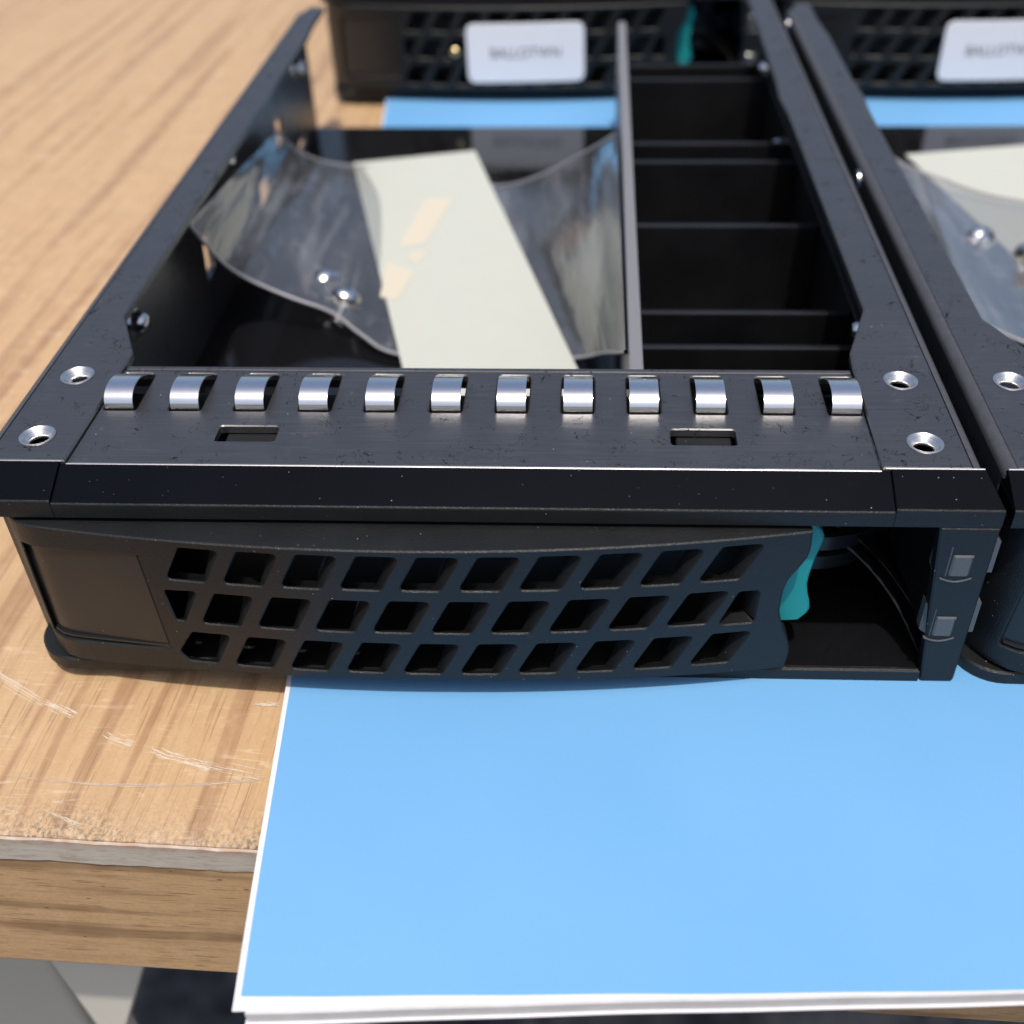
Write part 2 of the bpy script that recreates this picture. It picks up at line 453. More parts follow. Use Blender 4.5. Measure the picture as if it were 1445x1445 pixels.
def make_caddy():
    R = empty('drive_caddy', ORG)
    B = lambda mb, n, m, **k: mb.build(n, m, k.pop('parent', R), ORG, **k)
    # ---- side rails: flange with eyelet holes, rolled outer arris, side wall with slots
    def rail(side):
        f = MB(); r = 1.25
        if side < 0:
            out = [(-66.25, 97.25), (-57.3, 97.25), (-57.05, 117.7), (-57.1, 120.3), (-61.3, 129.6), (-61.3, 205), (-60.9, 214), (-61.3, 222), (-61.3, 252), (-61.9, 262), (-61.9, 275), (-65.2, 275.5), (-66.25, 271)]
            hx, xo, sg = -62.1, -67.5, 1
        else:
            out = [(32.1, 97.25), (41.75, 97.25), (41.75, 286), (37.3, 286), (37.0, 262), (36.4, 222), (35.9, 213), (36.4, 204), (36.45, 132), (32.75, 121), (32.45, 117.7)]
            hx, xo, sg = 37.6, 43.0, -1
        f.plate(out, [circle((hx, 114.6), 1.55), circle((hx, 101.85), 1.55)], 1.1, XY(T), bev=.18)
        ye = 271 if side < 0 else 286
        arc = [(xo + sg * r * (1 - math.sin(a)), T - r * (1 - math.cos(a))) for a in np.linspace(0, math.pi / 2, 7)]
        inn = [(xo + sg * r, T - 1.1), (xo + sg * 1.0, T - 1.5)]
        prof = arc + [(xo + sg * 1.1, T - r - .6)] + inn[:1]
        ra = MB(); ra.prism(prof, 97.25, ye, lambda u, v, w: (u, w, v)); B(ra, 'rail_arris', M_ARRIS, smooth=32)
        slots = []
        for y0, y1, z0, z1 in ((176, 181, 11, 18.5), (214, 224, 6, 12), (233, 240, 11, 18), (250, 258, 3.6, 7)):
            slots.append(rounded([(y0, z0), (y1, z0 + .8), (y1 + .6, z1), (y0 + 1.4, z1)], .8))
        wall = [(98, 2.2), (ye - .1, 2.2), (ye - .1, T - r), (98, T - r)]
        f.plate(wall, slots if side < 0 else [slots[1]], 1.1, lambda u, v, w: (xo + sg * (.06 + w), u, v), bev=.1)
        B(f, 'side_rail', M_TOP, smooth=32)
    rail(-1); rail(1)
    # ---- crossbar: sunk panel with spring slots and two windows
    cb = MB()
    pitch = (28.3 + 56.5) / 11
    cx = [-54.75 + pitch * i for i in range(12)]
    holes = [rounded([(c - 1.95, 107.75), (c + 1.95, 107.75), (c + 1.95, 115.9), (c - 1.95, 115.9)], .5, 3) for c in cx]
    wins = [rounded([(x0, 101.75), (x1, 101.75), (x1, 104.75), (x0, 104.75)], .5, 3) for x0, x1 in ((-41.95, -35.0), (9.7, 17.1))]
    TZ = T - .38
    cb.plate([(-57.25, 97.25), (32.05, 97.25), (32.25, 116.55), (-57.0, 116.55)], holes + wins, 1.0, XY(TZ), bev=.14)
    B(cb, 'crossbar', M_TOP, smooth=30)
    lip = MB()
    lip.box(-57.0, 32.3, 116.9, 117.75, TZ - 2.4, TZ - .12); lip.box(-57.0, 32.3, 116.5, 116.95, TZ - 2.4, TZ - .6)
    B(lip, 'rear_lip', M_TOP, bevel=.15, smooth=0)
    for x0, x1 in ((-41.95, -35.0), (9.7, 17.1)):
        w = MB(); w.box(x0 + .7, x1 - .4, 102.3, 104.9, TZ - 2.2, TZ - 1.15)
        B(w, 'window_tab', M_SMOOTH, bevel=.2, smooth=0)
    under = MB(); under.box(-66, 41.8, 99, 116.4, TZ - 5, TZ - 3.2)  # ends added under the eyelets to block sun through their holes
    B(under, 'inner_shelf', M_DARK, bevel=.2, smooth=0)
    # ---- spring clips
    prof = catmull([(108.35, -1.6), (108.15, -.3), (108.22, .65), (108.75, 1.4), (109.8, 1.88), (111.2, 1.95), (112.8, 1.6), (114.3, .85), (115.45, .1), (115.75, -.7)], 4)
    for i, c in enumerate(cx):
        s = MB(); j = random.uniform(-.1, .1)
        s.strip([(p[0], p[1] * (1 + random.uniform(-.02, .02) * 0) + TZ) for p in prof], .16, c - 1.68 + j, c + 1.68 + j)
        B(s, 'spring_clip', M_STEEL, smooth=40)
    # ---- eyelets
    for x, y in ((-62.1, 114.6), (-62.1, 101.85), (37.6, 114.6), (37.6, 101.85)):
        e = MB()
        e.lathe([(1.98, -.02), (2.02, .10), (1.85, .16), (1.66, .05), (1.42, -.45), (1.18, -.62), (1.12, -.75), (1.10, -1.05)], (x, y, T), n=36)
        B(e, 'eyelet', M_ZINC, smooth=40)
    # ---- front bezel: chamfered brow, right post, bottom frame
    fz = MB(); yf = 92.6
    def brow(x0, x1, dz, x1f=None):
        p = [(97.25, T - dz - .02), (yf + .16, 28.3 - dz * .9), (yf, 28.12 - dz * .9), (yf, 25.95), (yf + 1.2, 25.95), (yf + 1.2, 26.3), (98.5, 26.3), (98.5, T - 1.6)]
        n = len(p)
        k = len(fz.v)
        for s_ in (0, 1):
            for (y, z) in p:
                x = (x0, x1)[s_]
                if s_ == 1 and x1f is not None: x = x1 + (x1f - x1) * min(1, max(0, (97.25 - y) / (97.25 - yf)))
                fz.v.append((x, y, z))
        fz.f += [list(range(k, k + n)), list(range(k + n, k + 2 * n))]; fz.m += [0, 0]
        for i in range(n):
            j = (i + 1) % n
            fz.f.append([k + i, k + j, k + n + j, k + n + i]); fz.m.append(1 if i in (1, 2, 3) else 0)
    brow(-67.3, -57.9, 0); brow(-57.89, 33.0, .38); brow(33.01, 43.0, 0, 44.4)
    we = MB()  # bright strip added on the black front edge as its sky reflection
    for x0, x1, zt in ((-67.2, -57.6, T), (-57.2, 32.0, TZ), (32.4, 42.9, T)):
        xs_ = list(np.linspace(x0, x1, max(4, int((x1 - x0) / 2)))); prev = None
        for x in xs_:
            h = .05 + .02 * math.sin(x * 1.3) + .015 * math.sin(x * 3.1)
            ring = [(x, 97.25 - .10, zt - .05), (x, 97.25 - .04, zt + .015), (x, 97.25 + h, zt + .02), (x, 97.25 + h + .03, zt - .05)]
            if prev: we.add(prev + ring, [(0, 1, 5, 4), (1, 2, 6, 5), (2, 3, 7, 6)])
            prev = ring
    prev = None  # pale dusty line along the right seam
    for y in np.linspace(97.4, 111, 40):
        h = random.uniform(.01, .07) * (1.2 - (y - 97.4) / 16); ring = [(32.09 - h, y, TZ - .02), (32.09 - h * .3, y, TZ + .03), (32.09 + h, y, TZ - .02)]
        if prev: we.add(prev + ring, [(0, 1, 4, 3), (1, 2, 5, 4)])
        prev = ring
    B(we, 'edge_glint_dust', M_GLINT_DUST, smooth=60)
    B(fz, 'front_brow', [M_CHAM, M_PLAS], smooth=0, bevel=.09, doubles=False)
    bz = MB()
    bz.plate(rounded([(40.5, 2.0), (44.4, 2.0), (44.4, 25.93), (38.0, 25.93)], [0, .5, 0, 0]), [], 1.6, lambda u, v, w: (u, yf + w, v), bev=.2)
    bot = [(-67.4, 112), (-67.6, 98.5)] + [(-67.6 + 5.6 * (1 - math.cos(a)), 98.0 - 5.6 * math.sin(a)) for a in np.linspace(.1, math.pi / 2, 9)] + [(-50, 92.3), (-40, 92.58), (40.2, 92.6), (40.2, 93.3), (-45, 93.3), (-45, 112)]
    bz.plate(bot, [], 1.8, lambda u, v, w: (u, v, 3.8 - w), bev=.25)
    B(bz, 'bezel_frame', M_PLAS, smooth=32)
    # dark inside of the latch pocket
    pk = MB()
    pk.box(18, 43.3, 118, 119, 2.3, 28)
    pk.box(-44.9, 43.05, 93.35, 117.9, 2.1, 3.4)
    pk.box(43.1, 44.1, 94.3, 118, 2.1, 26)
    B(pk, 'pocket_wall', M_FLOOR, bevel=.2, smooth=0)
    ar = MB()
    for zz, y0 in ((17.5, 97), (13.2, 98.5)):
        pts = catmull([(24.5, y0 + 4, zz + 1), (28, y0 + 3, zz + .6), (33, y0 + 6, zz - 1), (37, y0 + 11, zz - 3)], 5)
        for a, b in zip(pts[:-1], pts[1:]):
            ar.add([(a[0], a[1], a[2] - 2.0), (b[0], b[1], b[2] - 2.0), (b[0], b[1], b[2]), (a[0], a[1], a[2]), (a[0], a[1] + 1.4, a[2]), (b[0], b[1] + 1.4, b[2])], [(0, 1, 2, 3), (3, 2, 5, 4)])
    ar.box(26.5, 31.5, 103.5, 106, 19.5, 24.5)
    B(ar, 'latch_arm', M_SMOOTH, smooth=30)
    ag = MB()
    for pts, th in (([(26.2, 16.2), (29.5, 15.4), (33.5, 13.2), (37.2, 9.6), (40.0, 5.0), (40.9, 3.5)], .22), ([(26.4, 18.0), (29.0, 17.6), (32, 16.4)], .14), ([(32.5, 16.3), (36.0, 13.6), (39.0, 10.2)], .10)):
        P = catmull([(x, 0, z) for x, z in pts], 6); prev = None
        for q, p in enumerate(P):
            y = 103.0 - 8.5 * max(0, (p[0] - 30) / 11) ** 1.4; t_ = th * random.uniform(.5, 1.2)
            ring = [(p[0], y, p[2]), (p[0] + t_ * .6, y + .1, p[2] + t_), (p[0] + t_ * .6, y + 2.5, p[2] + t_ * .8)]
            if prev: ag.add(prev + ring, [(0, 1, 4, 3), (1, 2, 5, 4)])
            prev = ring
    B(ag, 'guide_ridge', M_PLAS, smooth=40)
    # ---- light pipes through the right post
    for z, ox in ((20.55, 0), (11.25, .1)):
        lp = MB()
        lp.plate(rounded([(40.0 + ox, z - 1.75), (42.6 + ox, z - 1.75), (42.6 + ox, z + 1.75), (40.0 + ox, z + 1.75)], [.5, .5, .2, .2]), [], 1.0, lambda u, v, w: (u, yf - .2 + w, v), bev=.4)
        lp.prism([(38.7 + ox * 4, yf + 1.1), (39.95 + ox, yf - .1), (39.95 + ox, yf + .8), (38.7 + ox * 4, yf + 2.4)], z - 1.5, z + 2.7, lambda u, v, w: (u, v, w))
        pts = [(39.3 + ox + 3.5 * t, z - 1.85 - .55 * math.sin(math.pi * t)) for t in np.linspace(0, 1, 9)]  # thin arc added below as the glint of the clear plastic
        ring = pts + [(x, q + .2) for x, q in pts[::-1]]
        lp.plate(ring, [], .4, lambda u, v, w: (u, yf - .16 + w, v), bev=.04)
        lp.box(44.45, 45.3, yf + 1.0, yf + 4.6, z - 1.8, z + 2.8)
        B(lp, 'light_pipe', M_PIPE, smooth=30)
    # ---- teal release latch
    tl = MB()
    tp = [(24.4, 24.7), (25.3, 24.2), (26.7, 22.3), (26.2, 19.2), (25.75, 15.0), (26.55, 11.2), (25.4, 9.3), (22.0, 9.0), (20.5, 12), (20.5, 24)]
    tl.plate([tuple(p[:2]) for p in catmull(tp[:7], 3)] + tp[7:], [], 2.2, lambda u, v, w: (u, 95.2 + w, v), bev=.2)
    B(tl, 'release_latch', M_TEAL, smooth=32)
    # ---- latch lever with three rows of slanted vent holes
    lv = MB()
    hs = []; H = 4.85; sh = 2.45
    def para(xt, zt, w=4.55): return [(xt, zt), (xt + w, zt - .05), (xt + w - sh, zt - H), (xt - sh, zt - H + .05)]
    for i in range(10): hs.append(rounded(para(-43.75 + 6.53 * i, 24.5 - .03 * abs(i - 3)), .55, 3))
    for i in range(9): hs.append(rounded(para(-41.0 + 6.6 * i, 18.0 - .035 * abs(i - 3)), .55, 3))
    for i in range(1, 10): hs.append(rounded(para(-44.95 + 6.65 * i, 11.4 - .04 * abs(i - 3)), .55, 3))
    hs.append(rounded([(-46.9, 17.8), (-43.0, 18.0), (-45.4, 13.2), (-46.4, 13.2)], .4, 3))
    hs.append(rounded([(17.4, 17.5), (19.7, 17.4), (19.5, 12.5), (15.4, 12.6)], .5, 3))
    hs.append(rounded([(-44.95, 11.4), (-40.4, 11.4), (-42.85, 6.55), (-46.2, 6.55), (-47.2, 8.0)], [.5, .5, .5, .6, .6], 3))
    rec = rounded([(-63.0, 22.1), (-48.7, 22.9), (-48.2, 8.3), (-63.8, 7.4)], .25, 2)
    rec_d = dense(rec, 1.5)
    right = [tuple(p[:2]) for p in catmull([(24.6, 25.4), (24.55, 21.75), (22.7, 18.3), (22.3, 14.6), (22.8, 12.0), (24.25, 7.6), (24.0, 4.3)], 4)]
    bottom = [(x, lever_bottom(x)) for x in np.arange(22.5, -66, -1.6)]
    lx = lambda z: -67.0 + .045 * (z - 4.3)
    left = [(lx(z), z) for z in np.arange(4.3, 25.5, 2.5)]
    top = [(x, 25.4) for x in np.arange(-65.2, 24, 1.4)]
    outer = right + bottom + left + top
    grid = [(x + .37 * (int(z * 3) % 2), z + .11) for x in np.arange(-66.4, 24, 1.9) for z in np.arange(5, 25, 1.55)]
    sk = .62
    def LM(u, v, w):
        inner = -62 < u < 23.5 and 5.7 < v < 25.1
        k = max(0, w - .25) if inner else 0
        floor_ = inner and u > -48 and any(zb - .25 < v < zb + .75 for zb in (19.6, 13.1, 6.45))
        return (u - sk * k, lever_y(u) + w, v - (.85 * k if floor_ else 0))
    lv.plate(outer, hs + [rec_d], 2.0, LM, bev=.16, grid=grid)
    # top and bottom webs behind the skin, black backing, closed ends
    for zz in ((24.75, 25.38), (4.45, 4.8)):
        xs = list(np.arange(-64, 22, 3.0))
        for a, b in zip(xs[:-1], xs[1:]):
            pa = [(a, lever_y(a) + 1.95), (b, lever_y(b) + 1.95), (b, 102.), (a, 102.)]
            k = [(x, y, z) for z in zz for x, y in pa]
            lv.add(k, [(0, 1, 2, 3), (4, 5, 6, 7), (0, 1, 5, 4), (2, 3, 7, 6)])
    B(lv, 'latch_lever', M_PLAS, smooth=30)
    bk = MB(); bk.box(-62, 20.5, 101.5, 102.3, 4.2, 24.6)
    B(bk, 'lever_backing', M_DARK, smooth=0)
    # sunk name panel at the left of the lever
    pn = MB()
    def panel_w(u): return .85 - .7 * (u + 63.8) / 15.6
    nu, nv = 18, 8
    for j in range(nv + 1):
        for i in range(nu + 1):
            p, q = i / nu, j / nv
            bx = (-63.85 + 15.7 * p, 7.3 + .95 * p); tx = (-63.05 + 14.4 * p, 22.15 + .8 * p)
            u, v = bx[0] + (tx[0] - bx[0]) * q, bx[1] + (tx[1] - bx[1]) * q
            pn.v.append((u, lever_y(u) + panel_w(u), v))
    for j in range(nv):
        for i in range(nu):
            k = j * (nu + 1) + i; pn.f.append([k, k + 1, k + nu + 2, k + nu + 1]); pn.m.append(0)
    B(pn, 'lever_panel', M_SMOOTH, smooth=40)
    pf = MB()                                   # raised fine rib along the panel's lower and right sides
    for (a, b) in (((-63.4, 7.75), (-48.5, 8.65)), ((-48.45, 8.6), (-48.95, 22.6))):
        m_ = 12; w_ = .26 if a[1] < 8 else .10
        for i in range(m_):
            p = [a[k] + (b[k] - a[k]) * i / m_ for k in (0, 1)]; q = [a[k] + (b[k] - a[k]) * (i + 1) / m_ for k in (0, 1)]
            dx, dz = (0, w_) if a[1] < 8 else (w_, 0)
            for t0, t1 in (((0, 0, .5), (dx, dz, .05)),):
                yy = lambda x, o: lever_y(x) + panel_w(x) * o
                pf.add([(p[0], yy(p[0], 1), p[1]), (q[0], yy(q[0], 1), q[1]), (q[0], yy(q[0], .45), q[1]), (p[0], yy(p[0], .45), p[1]),
                        (p[0] + dx, yy(p[0], .45), p[1] + dz), (q[0] + dx, yy(q[0], .45), q[1] + dz), (q[0] + dx, yy(q[0], 1), q[1] + dz), (p[0] + dx, yy(p[0], 1), p[1] + dz)],
                       [(0, 1, 2, 3), (3, 2, 5, 4), (4, 5, 6, 7)])
    B(pf, 'panel_rib', M_SMOOTH, smooth=0)
    # ---- tray inside: glossy floor, divider, ribs
    fl = MB(); fl.box(-66.3, 41.9, 112.2, 271.8, 2.1, 3.25)
    B(fl, 'floor_plate', M_FLOOR, bevel=.2, smooth=0)
    dv = MB()
    dv.prism([(5.55, 119), (7.4, 119), (8.5, 270.5), (6.7, 270.5)], 3.3, 28.0, lambda u, v, w: (u, v, w))
    B(dv, 'divider', M_DIV, bevel=.3, smooth=0)
    for y in (139.2, 149.3, 179.5, 207.5, 216.8, 254.8, 264.5):
        rb = MB(); x0 = 7.6 + (y - 119) * .0073
        rb.box(x0 + .1, 39.6, y, y + 1.3, 3.3, 20)
        B(rb, 'rib', M_DARK, bevel=.25, smooth=0)
    sw = MB(); sw.prism([(39.7, 119), (41.8, 119), (41.8, 271), (39.7, 271)], 3.3, 20.5, lambda u, v, w: (u, v, w))
    sw.prism([(y_, z_) for y_, z_ in ((119, 3.3), (128, 3.3), (126, 12), (119, 16))], 18, 26, lambda u, v, w: (w, u, v))
    B(sw, 'tray_side', M_DARK, bevel=.2, smooth=0)
    # ---- screws through the rails
    def wall_screw(x, y, z, d, r=1.75):
        s = MB()
        s.lathe([(.02, 2.6 * d), (r * .55, 2.55 * d), (r * .8, 2.2 * d), (r, 1.5 * d), (r, .6 * d), (r * 1.5, .5 * d), (r * 1.6, 0)], (x, y, z), 'x', 18)
        B(s, 'rail_screw', M_SCREW, smooth=40)
    for x, y, z in ((-66.2, 141.6, 22.4), (-66.2, 194.5, 26.0), (-66.2, 256, 22.5)): wall_screw(x, y, z, 1)
    for x, y, z in ((41.8, 140.5, 22.3), (41.8, 254.7, 22.4), (41.8, 226, 16)): wall_screw(x, y, z, -1.6, 1.5)
    for y in (181, 268):
        s = MB(); s.lathe([(.02, -.75), (1.1, -.7), (1.55, -.35), (1.6, 0)], (-67.45, y, 27.6), 'x', 18)
        B(s, 'rail_screw', M_SCREW, smooth=40)
    return R

def copy_tree(o, parent=None):
    c = o.copy(); col.objects.link(c)
    if parent: c.parent = parent
    for ch in [x for x in bpy.data.objects if x.parent == o]:
        copy_tree(ch, c)
    return c

G = 'hard drive caddies laid out in two rows'
c0 = make_caddy()
tag(c0, 'black drive caddy seen whole in front, bare slanted vent grille, row of silver clips', 'drive caddy', G)
def place(dx, dy, label):
    c = copy_tree(c0)
    c.location = [(ORG[0] + dx) * MM, (ORG[1] + dy) * MM, ORG[2] * MM]
    return tag(c, label, 'drive caddy', G)
c1 = place(112.6, 0, 'black drive caddy cut off by the right edge, beside the whole front caddy')
c2 = place(0, 203.7, 'black drive caddy behind the whole front one, white sticker and brass screw on its grille')
c3 = place(112.6, 203.7, 'black drive caddy in the far right corner, cut off white sticker on its grille')

# ------------------------------------------------------------------ stickers on the two rear levers (stuck on: parts of those caddies)
def sticker(root, x0, x1, z0, z1, tilt=0):
    # build in the source caddy's coordinates
    mb = MB(); out = rounded([(x0, z0), (x1, z0), (x1, z1), (x0, z1)], 2.2, 6)
    grid = [(x, z) for x in np.arange(x0 + 1, x1, 2) for z in np.arange(z0 + 1, z1, 2)]
    ca, sa = math.cos(tilt), math.sin(tilt); mx, mz = (x0 + x1) / 2, (z0 + z1) / 2
    rot = lambda u, v: (mx + (u - mx) * ca - (v - mz) * sa, mz + (u - mx) * sa + (v - mz) * ca)
    mp = lambda u, v, w: (rot(u, v)[0], lever_y(rot(u, v)[0]) - .28 + w, rot(u, v)[1])
    mb.plate(dense(out, 2), [], .2, mp, bev=.05, grid=grid)
    st = mb.build('sticker', M_STICK, root, ORG, smooth=40, label='white rounded sticker with small grey lettering')
    cu = bpy.data.curves.new('lettering', 'FONT'); cu.body = 'BALLOTWN'; cu.size = 3.6; cu.align_x = 'CENTER'; cu.align_y = 'CENTER'
    cu.resolution_u = 3
    tmp = bpy.data.objects.new('tmp', cu); col.objects.link(tmp)
    bpy.context.view_layer.update()
    me = bpy.data.meshes.new_from_object(tmp); bpy.data.objects.remove(tmp)
    for v in me.vertices:
        u, q = rot(mx + v.co.x * .92, mz + v.co.y)
        v.co = Vector(((u - ORG[0]) * MM, (lever_y(u) - .34 - ORG[1]) * MM, (q - ORG[2]) * MM))
    me.materials.append(M_INK)
    o = bpy.data.objects.new('lettering', me); col.objects.link(o); o.parent = st
sticker(c2, -30.7, -1.0, 7.4, 21.8, .012)
sticker(c3, -24.6, 5.0, 7.4, 21.8, 0)

def small_screw(name, head_r, head_h, sh_r, sh_l, m):
    h = MB()
    h.lathe([(.02, head_h), (head_r * .3, head_h), (head_r * .34, head_h * .55), (head_r * .45, head_h * .55), (head_r * .5, head_h * .97), (head_r * .8, head_h * .75), (head_r, head_h * .3), (head_r, 0), (.02, 0)], (0, 0, 0), n=22)
    s = MB(); prof = []
    k = int(sh_l / .45)
    for i in range(k): prof += [(sh_r, -i * .45), (sh_r * .82, -i * .45 - .22)]
    prof += [(.02, -sh_l)]
    s.lathe(prof, (0, 0, 0), n=16)
    R = empty(name, (0, 0, 0))
    h.build('head', m, R, smooth=35); s.build('shaft', m, R, smooth=50)
    return R
b = small_screw('brass_screw', 1.25, .9, .8, 3, M_BRASS)
b.location = (-33.7 * MM, (lever_y(-33.7) + 203.7 - .25) * MM, 14.9 * MM); b.rotation_euler = (math.radians(90), 0, 0)
tag(b, 'tiny brass screw poking from the grille left of the white sticker', 'screw')

# ------------------------------------------------------------------ clear bags of parts in the two front trays
def bag(near, back, m, label):
    mb = MB(); A = catmull(near, 5); Bk = catmull(back, 5); n = len(A); rows = 16
    for j in range(rows + 1):
        t = j / rows
        for i in range(n):
            p = A[i] * (1 - t) + Bk[i] * t
            wob = math.sin(i * .55 + t * 3) * .35 * math.sin(t * math.pi) + .18 * math.sin(i * 1.7 + t * 9)
            mid = max(0, 1 - abs(p[2] - 14) / 14); ridge = .9 * math.exp(-((i - 15.5) / 1.6) ** 2) * math.sin(math.pi * (.12 + .8 * t))
            mb.v.append((p[0] + wob * mid * .5, p[1], max(3.7, p[2] + wob * .5 * mid + ridge)))
    for j in range(rows):
        for i in range(n - 1):
            k = j * n + i; mb.f.append([k, k + 1, k + n + 1, k + n]); mb.m.append(0)
    R = empty('plastic_bag', tuple(A[n // 2]))
    o = tuple(A[n // 2])
    mb.build('film', m, R, o, smooth=60)
    # heat-sealed rims: slim rolled beads along the near and far edges
    for line in (A, Bk):
        r = MB(); rad = .28; kk = 8
        for i, p in enumerate(line):
            d = line[min(i + 1, n - 1)] - line[max(i - 1, 0)]; d = d / np.linalg.norm(d)
            u = np.cross(d, (0, 1, 0.2)); u /= np.linalg.norm(u); w = np.cross(d, u)
            for q in range(kk):
                a = 2 * math.pi * q / kk; c = p + rad * (math.cos(a) * u + math.sin(a) * w)
                r.v.append(tuple(c + np.array((0, 0, .2))))
        for i in range(n - 1):
            for q in range(kk):
                r.f.append([i * kk + q, i * kk + (q + 1) % kk, (i + 1) * kk + (q + 1) % kk, (i + 1) * kk + q]); r.m.append(0)
        r.build('sealed_rim', M_RIM, R, o, smooth=60)
    return tag(R, label, 'plastic bag', 'clear bags of screws in the front trays')
M_RIM = simple('milky_film_rim', (.30, .30, .33), .3)
near = [(-61.6, 160, 29.2), (-61.9, 166, 23), (-60.5, 170, 17), (-57.5, 173, 12.5), (-51, 172.5, 9.6), (-44, 171, 7.6), (-38.5, 167, 5.6), (-31.9, 162.7, 4.4), (-17, 161.5, 4.1), (-2, 161.5, 4.5), (2.8, 154, 10), (4.6, 140, 18.5), (5.2, 124.5, 28.0)]
back = [(-63.6, 224, 20), (-62.0, 229, 14.5), (-60, 233, 11), (-57, 237, 8.0), (-52.3, 241.0, 5.6), (-46, 243, 4.6), (-40, 243, 4.2), (-32, 240, 4.1), (-25, 237, 4.2), (-18.9, 232.1, 4.6), (-10.1, 224.5, 10), (0.2, 215.5, 19), (5.2, 198, 29.0)]
bag(near, back, M_FILM, 'clear plastic bag curling up both sides of the whole front caddy tray')
near2 = [(51.2, 168, 20), (52, 174, 15), (56, 176, 11), (61, 173, 9), (68, 168, 7), (74, 164, 6), (82, 162, 5), (95, 161, 5), (108, 161, 5), (113, 158, 9), (115, 150, 15)]
back2 = [(50.4, 216, 24), (54, 224, 19), (60, 229, 14), (67, 230, 10), (74, 228, 8), (80, 224, 7), (86, 220, 7), (95, 218, 7), (107, 222, 7), (113, 220, 11), (116, 210, 17)]
bag(near2, back2, M_FILM2, 'crumpled clear plastic bag in the tray of the right hand caddy')

def paper(cx, cy, z, ang, w, l, label, patches):
    mb = MB()
    nx, ny = 6, 24
    def pt(u, v):
        lift = .9 * max(0, (v / l - .25)) ** 2 * 6 * (0.3)
        return (u, v, lift)
    for sgn, dz in ((1, .18), (-1, 0)):
        k = len(mb.v)
        for j in range(ny + 1):
            for i in range(nx + 1):
                p = pt(-w / 2 + w * i / nx, -l / 2 + l * j / ny); mb.v.append((p[0], p[1], p[2] + dz))
        for j in range(ny):
            for i in range(nx):
                a = k + j * (nx + 1) + i; mb.f.append([a, a + 1, a + nx + 2, a + nx + 1]); mb.m.append(0)
    R = mb.build('paper_strip', M_PAPER, None, (0, 0, 0), smooth=40)
    R.location = (cx * MM, cy * MM, z * MM); R.rotation_euler = (0, 0, ang)
    ca, sa = math.cos(-ang), math.sin(-ang)
    for poly in patches:  # flat cream patches stand in for bright glare on the paper
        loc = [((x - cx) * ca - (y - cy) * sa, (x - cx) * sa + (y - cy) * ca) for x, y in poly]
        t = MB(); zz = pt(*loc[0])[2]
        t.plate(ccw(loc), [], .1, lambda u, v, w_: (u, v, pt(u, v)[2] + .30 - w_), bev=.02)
        t.build('glare_patch', M_GLARE, R, (0, 0, 0), smooth=0)
    return tag(R, label, 'paper strip', 'pale paper strips in the bags')
ang = math.atan2(22.4, 85.4)
# strip axis: far end centre (-39.4,248.6) towards near end centre (-16.3,160)
L = 112
def strip_c(fx, fy, l, a): return fx + math.sin(a) * l / 2, fy - math.cos(a) * l / 2
px_, py_ = strip_c(-39.4, 248.0, L, ang)
paper(px_, py_, 4.9, ang, 28.0, L, 'pale greenish paper strip lying across the bag in the whole front caddy',
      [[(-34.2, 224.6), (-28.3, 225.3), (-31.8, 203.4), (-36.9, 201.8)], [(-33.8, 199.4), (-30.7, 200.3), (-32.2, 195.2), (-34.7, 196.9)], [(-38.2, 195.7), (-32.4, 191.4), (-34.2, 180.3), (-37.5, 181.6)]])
a2 = math.radians(11)
px2, py2 = strip_c(85.5, 250.5, 100, a2)
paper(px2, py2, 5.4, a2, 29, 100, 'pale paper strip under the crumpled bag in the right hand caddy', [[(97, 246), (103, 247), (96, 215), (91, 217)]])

SCG = 'silver screws in the clear bags'
sc0 = small_screw('bag_screw', 3.0, 2.1, 1.5, 5, M_SCREW)
spots = [((-47.5, 184, 6.2), (1.1, .2, .5), 'silver screw showing through the curled bag in the whole front caddy'),
         ((-43.2, 178.5, 6.0), (.7, .5, 2.2), 'silver screw by the lower rim of the curled bag, beside the pale strip'),
         ((75.8, 203, 6.0), (1.0, -.4, .4), 'silver screw under the crumpled bag, left one of its cluster'),
         ((83.5, 197, 6.0), (.5, .6, 1.9), 'silver screw under the crumpled bag, beside the right edge of the photo'),
         ((82.0, 190, 5.8), (1.3, .2, 3.0), 'silver screw under the crumpled bag, lowest of its cluster')]
for i, (p, r, lab) in enumerate(spots):
    o = sc0 if i == 0 else copy_tree(sc0)
    o.location = [c * MM for c in p]; o.rotation_euler = r
    tag(o, lab, 'screw', SCG)

# ------------------------------------------------------------------ card, board, workbench, ground
def sag(x, y):
    d = max(0., 70 - y) / 18
    return -.28 * d * d + .10 * math.sin(x * .11 + 1) * d + .06 * math.sin(x * .31) * d - .2 * d * d * max(0, -x / 32)
SGRID = [(x + .31, y + .17) for x in range(-36, 66, 6) for y in range(52, 84, 4)]
def quad_sheet(name, pts, z0, z1, m, parent=None, bev=.05):
    mb = MB(); mb.plate(dense(pts, 4), [], z1 - z0, lambda u, v, w: (u, v, z1 - w + sag(u, v)), bev=bev, grid=SGRID)
    return mb.build(name, m, parent, (pts[0][0], pts[0][1], z0), smooth=0)
A = (-32.3, 50.4); D = (-57.3, 345)
card = quad_sheet('blue_card', [A, (41.6, 54.25), (182, 60.4), (160, 352), D], 1.86, 1.96, M_WHITE, bev=.02)
tag(card, 'sky blue card with thin white margin lying under the caddies, overhanging the bench edge', 'card')
pr = MB(); pr.plate(dense([(-31.8, 51.8), (10, 53.0), (41.6, 54.35), (181.6, 60.5), (159.6, 351.5), (-57.05, 344.6)], 4), [], .02, lambda u, v, w: (u, v, 1.985 - w + sag(u, v)), bev=.004, grid=SGRID)
